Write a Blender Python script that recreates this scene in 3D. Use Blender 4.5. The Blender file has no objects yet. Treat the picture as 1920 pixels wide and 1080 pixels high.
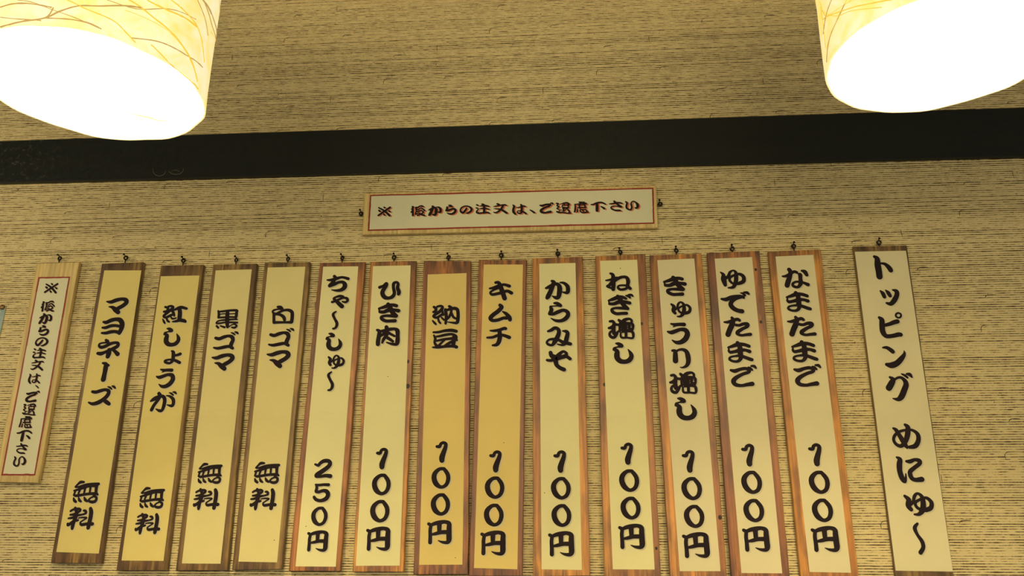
import bpy, math, random
from mathutils import Vector, Matrix
random.seed(7)
C = bpy.context.scene.collection
SC = bpy.context.scene

# ------------------------------------------------------------------ camera, world, exposure
F_PX = 1500.0
PITCH, ROLL, YAW = 0.3071, 0.0027, 0.0704      # the wall is the plane y = 0, the room is y < 0
EYE = Vector((0.0, -1.45, 1.20))
def _cam_axes():
    f = Vector((0, math.cos(PITCH), math.sin(PITCH))); u = Vector((0, -math.sin(PITCH), math.cos(PITCH))); r = Vector((1, 0, 0))
    c, s = math.cos(ROLL), math.sin(ROLL)
    r2, u2 = r * c + u * s, u * c - r * s
    M = Matrix.Rotation(YAW, 3, 'Z')
    return M @ r2, M @ u2, M @ f
RX, UY, FZ = _cam_axes()
cam_d = bpy.data.cameras.new('camera'); cam = bpy.data.objects.new('camera', cam_d); C.objects.link(cam)
cam_d.sensor_width = 36.0; cam_d.lens = F_PX / 1920 * 36.0; cam_d.clip_start = 0.02
m = Matrix((RX, UY, -FZ)).transposed().to_4x4(); m.translation = EYE; cam.matrix_world = m
SC.camera = cam
world = bpy.data.worlds.new('world'); SC.world = world; world.use_nodes = True
bg = world.node_tree.nodes['Background']; bg.inputs[0].default_value = (0.80, 0.86, 1.0, 1); bg.inputs[1].default_value = 0.17
SC.view_settings.view_transform = 'Standard'; SC.view_settings.look = 'None'
SC.view_settings.gamma = 1.0; SC.view_settings.use_curve_mapping = False
SC.view_settings.exposure = -0.22
SHADE_OUT = 0.99; SHADE_IN = 4.4; BULB_W = 24.0

# added virtual fill light behind the viewer, standing in for the room's unseen lamps
def area(name, loc, rot, sx, sy, power, col):
    d = bpy.data.lights.new(name, 'AREA'); d.shape = 'RECTANGLE'; d.size = sx; d.size_y = sy; d.energy = power; d.color = col
    o = bpy.data.objects.new(name, d); o.location = loc; o.rotation_euler = rot; C.objects.link(o); return o
area('fill_behind_viewer', (-0.1, -2.3, 1.5), (math.radians(88), 0, 0), 2.0, 0.3, 31, (1, .82, .47))

# the next lamp of the row hangs just outside the frame on the left
pl = bpy.data.lights.new('next_lamp_left', 'POINT'); pl.energy = 8.5; pl.color = (1, .82, .50); pl.shadow_soft_size = 0.10
po = bpy.data.objects.new('next_lamp_left', pl); po.location = (-1.56, -0.62, 1.66); C.objects.link(po)

def ray(px, py):
    return (RX * ((px - 960) / F_PX) - UY * ((py - 540) / F_PX) + FZ)
def U(px, py, y=0.0):
    """point of the plane y = const that the photograph shows at this pixel -> (x, z)"""
    d = ray(px, py); k = (y - EYE.y) / d.y
    p = EYE + d * k
    return Vector((p.x, p.z))

# ------------------------------------------------------------------ materials
def mat(name):
    m = bpy.data.materials.new(name); m.use_nodes = True
    nt = m.node_tree; return m, nt, nt.nodes['Principled BSDF']
def N(nt, t, **k):
    n = nt.nodes.new(t)
    for a, v in k.items():
        if a.startswith('i_'):
            key = a[2:]; key = int(key) if key.isdigit() else key.replace('_', ' ')
            n.inputs[key].default_value = v
        else: setattr(n, a, v)
    return n
def math_n(nt, op, a, b=None, c=None, clamp=False):
    n = nt.nodes.new('ShaderNodeMath'); n.operation = op; n.use_clamp = clamp
    for i, v in enumerate((a, b, c)):
        if v is None: continue
        if isinstance(v, (int, float)): n.inputs[i].default_value = v
        else: nt.links.new(v, n.inputs[i])
    return n.outputs[0]
def mix(nt, fac, a, b):
    n = nt.nodes.new('ShaderNodeMix'); n.data_type = 'RGBA'
    for sock, v in ((n.inputs[0], fac), (n.inputs[6], a), (n.inputs[7], b)):
        if isinstance(v, (int, float)): sock.default_value = v
        elif isinstance(v, tuple): sock.default_value = (*v, 1) if len(v) == 3 else v
        else: nt.links.new(v, sock)
    return n.outputs[2]
def plain(name, col, rough=0.6, metal=0.0, noise=0.08, scale=60):
    m, nt, b = mat(name)
    tc = N(nt, 'ShaderNodeTexCoord'); no = N(nt, 'ShaderNodeTexNoise', i_Scale=scale, i_Detail=4.0)
    nt.links.new(tc.outputs['Object'], no.inputs['Vector'])
    c = mix(nt, no.outputs[0], tuple(x * (1 - noise * 2) for x in col), tuple(min(1, x * (1 + noise * 2)) for x in col))
    nt.links.new(c, b.inputs['Base Color'])
    b.inputs['Roughness'].default_value = rough; b.inputs['Metallic'].default_value = metal
    return m

PITCHM = 0.00425
def wallpaper():
    m, nt, b = mat('ribbed_wallpaper'); L = nt.links.new
    tc = N(nt, 'ShaderNodeTexCoord'); sep = N(nt, 'ShaderNodeSeparateXYZ'); L(tc.outputs['Object'], sep.inputs[0])
    X, Z = sep.outputs[0], sep.outputs[2]
    # slow waver of the lines
    wv = N(nt, 'ShaderNodeTexNoise', i_Scale=1.0, i_Detail=3.0); cb = N(nt, 'ShaderNodeCombineXYZ')
    L(math_n(nt, 'MULTIPLY', X, 22.0), cb.inputs[0]); L(math_n(nt, 'MULTIPLY', Z, 120.0), cb.inputs[2]); L(cb.outputs[0], wv.inputs['Vector'])
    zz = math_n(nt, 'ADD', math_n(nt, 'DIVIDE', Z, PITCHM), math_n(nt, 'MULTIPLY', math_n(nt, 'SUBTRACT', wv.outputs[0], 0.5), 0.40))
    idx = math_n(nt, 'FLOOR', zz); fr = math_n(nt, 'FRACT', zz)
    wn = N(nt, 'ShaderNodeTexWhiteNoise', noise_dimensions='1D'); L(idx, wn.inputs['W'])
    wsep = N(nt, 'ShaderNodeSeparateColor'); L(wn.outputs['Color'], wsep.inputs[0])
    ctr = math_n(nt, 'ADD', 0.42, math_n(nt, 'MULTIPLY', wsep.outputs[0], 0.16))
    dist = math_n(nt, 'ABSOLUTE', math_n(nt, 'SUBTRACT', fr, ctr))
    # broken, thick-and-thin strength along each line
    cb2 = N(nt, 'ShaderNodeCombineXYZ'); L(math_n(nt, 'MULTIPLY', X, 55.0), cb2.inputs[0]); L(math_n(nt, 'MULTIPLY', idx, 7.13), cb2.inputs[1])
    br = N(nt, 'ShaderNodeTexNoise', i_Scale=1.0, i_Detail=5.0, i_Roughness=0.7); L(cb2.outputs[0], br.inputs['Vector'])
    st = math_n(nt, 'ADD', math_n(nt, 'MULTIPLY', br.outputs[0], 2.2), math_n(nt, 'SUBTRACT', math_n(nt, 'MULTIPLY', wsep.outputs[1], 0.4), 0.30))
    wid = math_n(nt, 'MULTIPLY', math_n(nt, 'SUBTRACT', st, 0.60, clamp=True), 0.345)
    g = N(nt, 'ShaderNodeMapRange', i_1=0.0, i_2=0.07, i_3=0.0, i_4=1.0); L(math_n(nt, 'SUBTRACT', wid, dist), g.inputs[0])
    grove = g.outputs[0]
    # colour
    big = N(nt, 'ShaderNodeTexNoise', i_Scale=7.0, i_Detail=5.0); L(tc.outputs['Object'], big.inputs['Vector'])
    fine = N(nt, 'ShaderNodeTexNoise', i_Scale=420.0, i_Detail=4.0); L(tc.outputs['Object'], fine.inputs['Vector'])
    sp = N(nt, 'ShaderNodeTexNoise', i_Scale=170.0, i_Detail=3.0); L(tc.outputs['Object'], sp.inputs['Vector'])
    fm = N(nt, 'ShaderNodeMapRange', i_1=0.3, i_2=0.7, i_3=0.0, i_4=1.0); L(fine.outputs[0], fm.inputs[0])
    base = mix(nt, big.outputs[0], WALL_A, WALL_B)
    base = mix(nt, math_n(nt, 'MULTIPLY', fm.outputs[0], 0.35), base, WALL_C)
    spk = N(nt, 'ShaderNodeMapRange', i_1=0.66, i_2=0.74, i_3=0.0, i_4=0.55); L(sp.outputs[0], spk.inputs[0])
    base = mix(nt, spk.outputs[0], base, (0.12, 0.075, 0.03))
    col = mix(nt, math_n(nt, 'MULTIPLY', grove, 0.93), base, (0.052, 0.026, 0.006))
    L(col, b.inputs['Base Color']); b.inputs['Roughness'].default_value = 0.75; b.inputs['Specular IOR Level'].default_value = 0.25
    bp = N(nt, 'ShaderNodeBump', i_Strength=0.5, i_Distance=0.0012)
    h = math_n(nt, 'ADD', math_n(nt, 'MULTIPLY', grove, -1.0), math_n(nt, 'MULTIPLY', fine.outputs[0], 0.35))
    L(h, bp.inputs['Height']); L(bp.outputs[0], b.inputs['Normal'])
    return m
WALL_A = (0.60, 0.465, 0.215); WALL_B = (0.71, 0.585, 0.28); WALL_C = (0.80, 0.71, 0.43)

def wood(name, light, dark, burn, gloss=0.45, burn_amt=0.7, z0=0.8, z1=1.65):
    """planed softwood, grain running up the board, scorched in streaks and at both ends"""
    m, nt, b = mat(name); L = nt.links.new
    tc = N(nt, 'ShaderNodeTexCoord'); oi = N(nt, 'ShaderNodeObjectInfo')
    mp = N(nt, 'ShaderNodeMapping'); mp.inputs['Scale'].default_value = (1, 1, 0.045); L(tc.outputs['Object'], mp.inputs[0])
    off = N(nt, 'ShaderNodeVectorMath', operation='ADD'); L(mp.outputs[0], off.inputs[0])
    cbo = N(nt, 'ShaderNodeCombineXYZ'); L(math_n(nt, 'MULTIPLY', oi.outputs['Random'], 37.0), cbo.inputs[0]); L(math_n(nt, 'MULTIPLY', oi.outputs['Random'], 11.0), cbo.inputs[2])
    L(cbo.outputs[0], off.inputs[1])
    g1 = N(nt, 'ShaderNodeTexNoise', i_Scale=190.0, i_Detail=4.0, i_Roughness=0.55); L(off.outputs[0], g1.inputs['Vector'])
    g2 = N(nt, 'ShaderNodeTexNoise', i_Scale=42.0, i_Detail=3.0); L(off.outputs[0], g2.inputs['Vector'])
    g3 = N(nt, 'ShaderNodeTexNoise', i_Scale=14.0, i_Detail=4.0)
    mp2 = N(nt, 'ShaderNodeMapping'); mp2.inputs['Scale'].default_value = (2.2, 1, 0.8); L(tc.outputs['Object'], mp2.inputs[0])
    of2 = N(nt, 'ShaderNodeVectorMath', operation='ADD'); L(mp2.outputs[0], of2.inputs[0]); L(cbo.outputs[0], of2.inputs[1]); L(of2.outputs[0], g3.inputs['Vector'])
    r1 = N(nt, 'ShaderNodeMapRange', i_1=0.38, i_2=0.62, i_3=0.0, i_4=1.0); L(g1.outputs[0], r1.inputs[0])
    r2 = N(nt, 'ShaderNodeMapRange', i_1=0.43, i_2=0.57, i_3=0.0, i_4=1.0); L(g2.outputs[0], r2.inputs[0])
    r3 = N(nt, 'ShaderNodeMapRange', i_1=0.47, i_2=0.68, i_3=0.0, i_4=burn_amt); L(g3.outputs[0], r3.inputs[0])
    c = mix(nt, r2.outputs[0], light, dark)
    c = mix(nt, math_n(nt, 'MULTIPLY', r1.outputs[0], 0.60), c, tuple(x * 0.5 for x in dark))
    c = mix(nt, r3.outputs[0], c, burn)
    # scorched end bands, streaked
    gs = N(nt, 'ShaderNodeSeparateXYZ'); L(tc.outputs['Generated'], gs.inputs[0])
    e = N(nt, 'ShaderNodeMapRange', i_1=0.460, i_2=0.492, i_3=0.0, i_4=1.0); L(math_n(nt, 'ABSOLUTE', math_n(nt, 'SUBTRACT', gs.outputs[2], 0.5)), e.inputs[0])
    g4 = N(nt, 'ShaderNodeTexNoise', i_Scale=120.0, i_Detail=3.0, i_Roughness=0.6); L(off.outputs[0], g4.inputs['Vector'])
    r4 = N(nt, 'ShaderNodeMapRange', i_1=0.47, i_2=0.56, i_3=0.0, i_4=0.85 * burn_amt); L(g4.outputs[0], r4.inputs[0])
    c = mix(nt, math_n(nt, 'MULTIPLY', e.outputs[0], r4.outputs[0]), c, tuple(x * 0.6 for x in burn))
    L(c, b.inputs['Base Color']); b.inputs['Roughness'].default_value = gloss
    bp = N(nt, 'ShaderNodeBump', i_Strength=0.25, i_Distance=0.0006); L(g1.outputs[0], bp.inputs['Height']); L(bp.outputs[0], b.inputs['Normal'])
    return m

def paper(name, col):
    m, nt, b = mat(name); L = nt.links.new
    tc = N(nt, 'ShaderNodeTexCoord')
    n1 = N(nt, 'ShaderNodeTexNoise', i_Scale=16.0, i_Detail=4.0); L(tc.outputs['Object'], n1.inputs['Vector'])
    n2 = N(nt, 'ShaderNodeTexNoise', i_Scale=500.0, i_Detail=2.0); L(tc.outputs['Object'], n2.inputs['Vector'])
    c = mix(nt, n1.outputs[0], tuple(x * 0.92 for x in col), tuple(min(1, x * 1.06) for x in col))
    c = mix(nt, math_n(nt, 'MULTIPLY', n2.outputs[0], 0.16), c, tuple(x * 0.7 for x in col))
    L(c, b.inputs['Base Color']); b.inputs['Roughness'].default_value = 0.7; b.inputs['Specular IOR Level'].default_value = 0.2
    bp = N(nt, 'ShaderNodeBump', i_Strength=0.15, i_Distance=0.0006); L(n1.outputs[0], bp.inputs['Height']); L(bp.outputs[0], b.inputs['Normal'])
    return m

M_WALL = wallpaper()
M_ORANGE = wood('scorched_cedar', (0.70, 0.31, 0.055), (0.36, 0.14, 0.042), (0.085, 0.040, 0.022))
M_REDWOOD = wood('reddish_cedar', (0.50, 0.195, 0.045), (0.24, 0.085, 0.035), (0.075, 0.034, 0.022), burn_amt=0.8)
M_BROWN = wood('aged_brown_cedar', (0.33, 0.20, 0.055), (0.155, 0.085, 0.033), (0.055, 0.027, 0.012), burn_amt=0.8)
M_PALEWOOD = wood('pale_pine', (0.74, 0.57, 0.22), (0.68, 0.50, 0.18), (0.56, 0.38, 0.13), gloss=0.55, burn_amt=0.3)
M_PWHITE = paper('cream_paper', (0.79, 0.73, 0.37))
M_PTAN = paper('tan_paper', (0.72, 0.60, 0.21))
M_PYELL = paper('yellow_paper', (0.76, 0.59, 0.20))
M_PGREEN = paper('whitish_paper', (0.70, 0.68, 0.45))
M_INK = plain('black_ink', (0.017, 0.0105, 0.0125), 0.8, noise=0.1); M_INK.node_tree.nodes['Principled BSDF'].inputs['Specular IOR Level'].default_value = 0.15
M_INKSH = plain('grey_print_shadow', (0.57, 0.52, 0.32), 0.7)
M_INKOR = plain('orange_print_shadow', (0.58, 0.15, 0.055), 0.7)
M_INKPK = plain('pinkish_print_shadow', (0.46, 0.27, 0.17), 0.7)
M_RED = plain('red_ink', (0.27, 0.012, 0.008), 0.5, noise=0.15)
M_IRON = plain('black_iron', (0.018, 0.012, 0.009), 0.35, 0.6)
M_BRASS = plain('dull_brass', (0.26, 0.15, 0.05), 0.4, 0.7)
M_KNOT = plain('dark_knot', (0.022, 0.010, 0.006), 0.6)
M_BLUE = plain('pale_blue_paper', (0.42, 0.55, 0.52), 0.7)
M_CEIL = plain('dark_ceiling_boards', (0.10, 0.07, 0.045), 0.9)

def beam_mat():
    m, nt, b = mat('black_painted_timber'); L = nt.links.new
    tc = N(nt, 'ShaderNodeTexCoord'); mp = N(nt, 'ShaderNodeMapping'); mp.inputs['Scale'].default_value = (0.12, 1, 1); L(tc.outputs['Object'], mp.inputs[0])
    n1 = N(nt, 'ShaderNodeTexNoise', i_Scale=40.0, i_Detail=5.0); L(mp.outputs[0], n1.inputs['Vector'])
    n2 = N(nt, 'ShaderNodeTexNoise', i_Scale=90.0, i_Detail=6.0, i_Roughness=0.7); L(tc.outputs['Object'], n2.inputs['Vector'])
    sep = N(nt, 'ShaderNodeSeparateXYZ'); L(tc.outputs['Object'], sep.inputs[0])
    c = mix(nt, n1.outputs[0], (0.008, 0.010, 0.0075), (0.015, 0.0175, 0.0125))
    # worn patch near the left end
    wx = N(nt, 'ShaderNodeMapRange', i_1=-1.02, i_2=-1.16, i_3=0.0, i_4=1.0); L(sep.outputs[0], wx.inputs[0])
    wm = N(nt, 'ShaderNodeMapRange', i_1=0.56, i_2=0.70, i_3=0.0, i_4=0.8); L(n2.outputs[0], wm.inputs[0])
    c = mix(nt, math_n(nt, 'MULTIPLY', wx.outputs[0], wm.outputs[0]), c, (0.10, 0.10, 0.075))
    L(c, b.inputs['Base Color'])
    b.inputs['Specular IOR Level'].default_value = 0.32
    rr = N(nt, 'ShaderNodeMapRange', i_1=0.3, i_2=0.7, i_3=0.40, i_4=0.60); L(n2.outputs[0], rr.inputs[0]); L(rr.outputs[0], b.inputs['Roughness'])
    bp = N(nt, 'ShaderNodeBump', i_Strength=0.12, i_Distance=0.001); L(n2.outputs[0], bp.inputs['Height']); L(bp.outputs[0], b.inputs['Normal'])
    return m
M_BEAM = beam_mat()

def glow(name, col, strength, base, mottle=0.0, trans=0.0):
    """lamp paper: lit from inside, gives off its own soft light; fibres make it uneven"""
    m, nt, b = mat(name); L = nt.links.new
    b.inputs['Base Color'].default_value = (*base, 1); b.inputs['Roughness'].default_value = 0.8
    b.inputs['Emission Color'].default_value = (*col, 1)
    if mottle:
        tc = N(nt, 'ShaderNodeTexCoord')
        n = N(nt, 'ShaderNodeTexNoise', i_Scale=26.0, i_Detail=8.0, i_Roughness=0.65, i_Distortion=0.6); L(tc.outputs['Object'], n.inputs['Vector'])
        r = N(nt, 'ShaderNodeMapRange', i_1=0.36, i_2=0.62, i_3=0.0, i_4=1.0); L(n.outputs[0], r.inputs[0])
        c = mix(nt, r.outputs[0], (col[0], col[1] * 0.90, col[2] * 0.40), (1.0, 0.92, 0.58))
        L(c, b.inputs['Emission Color'])
    b.inputs['Emission Strength'].default_value = strength
    return m
M_SHADE = glow('lit_washi_paper', (1.0, 0.86, 0.40), SHADE_OUT, (0.5, 0.42, 0.22), mottle=1.0)
M_LINER = glow('lit_inner_paper', (1.0, 0.88, 0.52), SHADE_IN, (0.85, 0.8, 0.6))
M_LIP = glow('lit_rim', (1.0, 0.80, 0.36), 1.15, (0.7, 0.6, 0.3))
M_BULB = glow('lit_bulb', (1.0, 0.86, 0.6), 12.0, (0.9, 0.9, 0.8))
M_STRAND = glow('lamp_fibre', (0.72, 0.50, 0.16), 0.62, (0.30, 0.17, 0.05)); M_STRAND2 = glow('golden_lamp_fibre', (1.0, 0.68, 0.07), 0.84, (0.40, 0.25, 0.05))
M_STICKER = glow('backlit_sticker', (1.0, 0.97, 0.74), 0.97, (0.8, 0.8, 0.7))
M_DOT = plain('sticker_print', (0.06, 0.06, 0.04), 0.7)
M_CORD = plain('black_cord', (0.02, 0.02, 0.02), 0.5)

# ------------------------------------------------------------------ object helpers
def link(name, verts, faces, mats, parent=None, origin=None, smooth=False, fm=None):
    me = bpy.data.meshes.new(name)
    o0 = Vector(origin) if origin is not None else (parent.location if parent is not None and parent.type == 'EMPTY' else Vector((0, 0, 0)))
    me.from_pydata([tuple(Vector(v) - o0) for v in verts], [], faces)
    for mm in (mats if isinstance(mats, (list, tuple)) else [mats]): me.materials.append(mm)
    if fm: me.polygons.foreach_set('material_index', fm)
    if smooth: me.polygons.foreach_set('use_smooth', [True] * len(faces))
    me.update()
    o = bpy.data.objects.new(name, me); C.objects.link(o)
    if parent is not None:
        o.parent = parent
        if parent.type != 'EMPTY':      # sub-part: same local frame as its part
            o.parent = parent
    elif origin is not None: o.location = origin
    return o
def thing(name, label, cat, loc, group=None):
    o = bpy.data.objects.new(name, None); C.objects.link(o); o.location = loc; o.empty_display_size = 0.02
    o['label'] = label; o['category'] = cat
    if group: o['group'] = group
    return o
def tube(pts, r, n=6, closed=False):
    pts = [Vector(p) for p in pts]; V = []; Fc = []; K = len(pts)
    for i, p in enumerate(pts):
        a = pts[(i - 1) % K] if (closed or i > 0) else p; b = pts[(i + 1) % K] if (closed or i < K - 1) else p
        t = (b - a).normalized(); up = Vector((0, 1, 0)) if abs(t.y) < 0.9 else Vector((1, 0, 0))
        s = t.cross(up).normalized(); u = s.cross(t)
        rr = r[i] if isinstance(r, (list, tuple)) else r
        for k in range(n):
            an = 2 * math.pi * k / n; V.append(p + (s * math.cos(an) + u * math.sin(an)) * rr)
    for i in range(K if closed else K - 1):
        j = (i + 1) % K
        for k in range(n): Fc.append((i * n + k, i * n + (k + 1) % n, j * n + (k + 1) % n, j * n + k))
    if not closed: Fc.append(tuple(range(n - 1, -1, -1))); Fc.append(tuple((K - 1) * n + k for k in range(n)))
    return V, Fc
def slab(q, yb, yf, ch=0.0):
    """board with front quad q (tl,tr,br,bl as (x,z)); back at y=yb, front face at y=yf (more negative), chamfered front edges"""
    c = sum(q, Vector((0, 0))) / 4
    inner = []
    for p in q:
        d = Vector((ch if p.x < c.x else -ch, -ch if p.y > c.y else ch)); inner.append(p + d)
    V = [(p.x, yb, p.y) for p in q] + [(p.x, yf + ch, p.y) for p in q] + [(p.x, yf, p.y) for p in inner]
    Fc = [(0, 1, 2, 3), (11, 10, 9, 8)]
    for i in range(4):
        j = (i + 1) % 4; Fc.append((i, i + 4, j + 4, j)[::-1]); Fc.append((i + 4, i + 8, j + 8, j + 4)[::-1])
    return V, Fc
def catmull(P, sub=5):
    out = []
    for i in range(len(P) - 1):
        p0 = P[max(i - 1, 0)]; p1 = P[i]; p2 = P[i + 1]; p3 = P[min(i + 2, len(P) - 1)]
        for s in range(sub):
            t = s / sub; t2 = t * t; t3 = t2 * t
            out.append([0.5 * ((2 * b) + (-a + c) * t + (2 * a - 5 * b + 4 * c - d) * t2 + (-a + 3 * b - 3 * c + d) * t3) for a, b, c, d in zip(p0, p1, p2, p3)])
    out.append(list(P[-1])); return out
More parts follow.
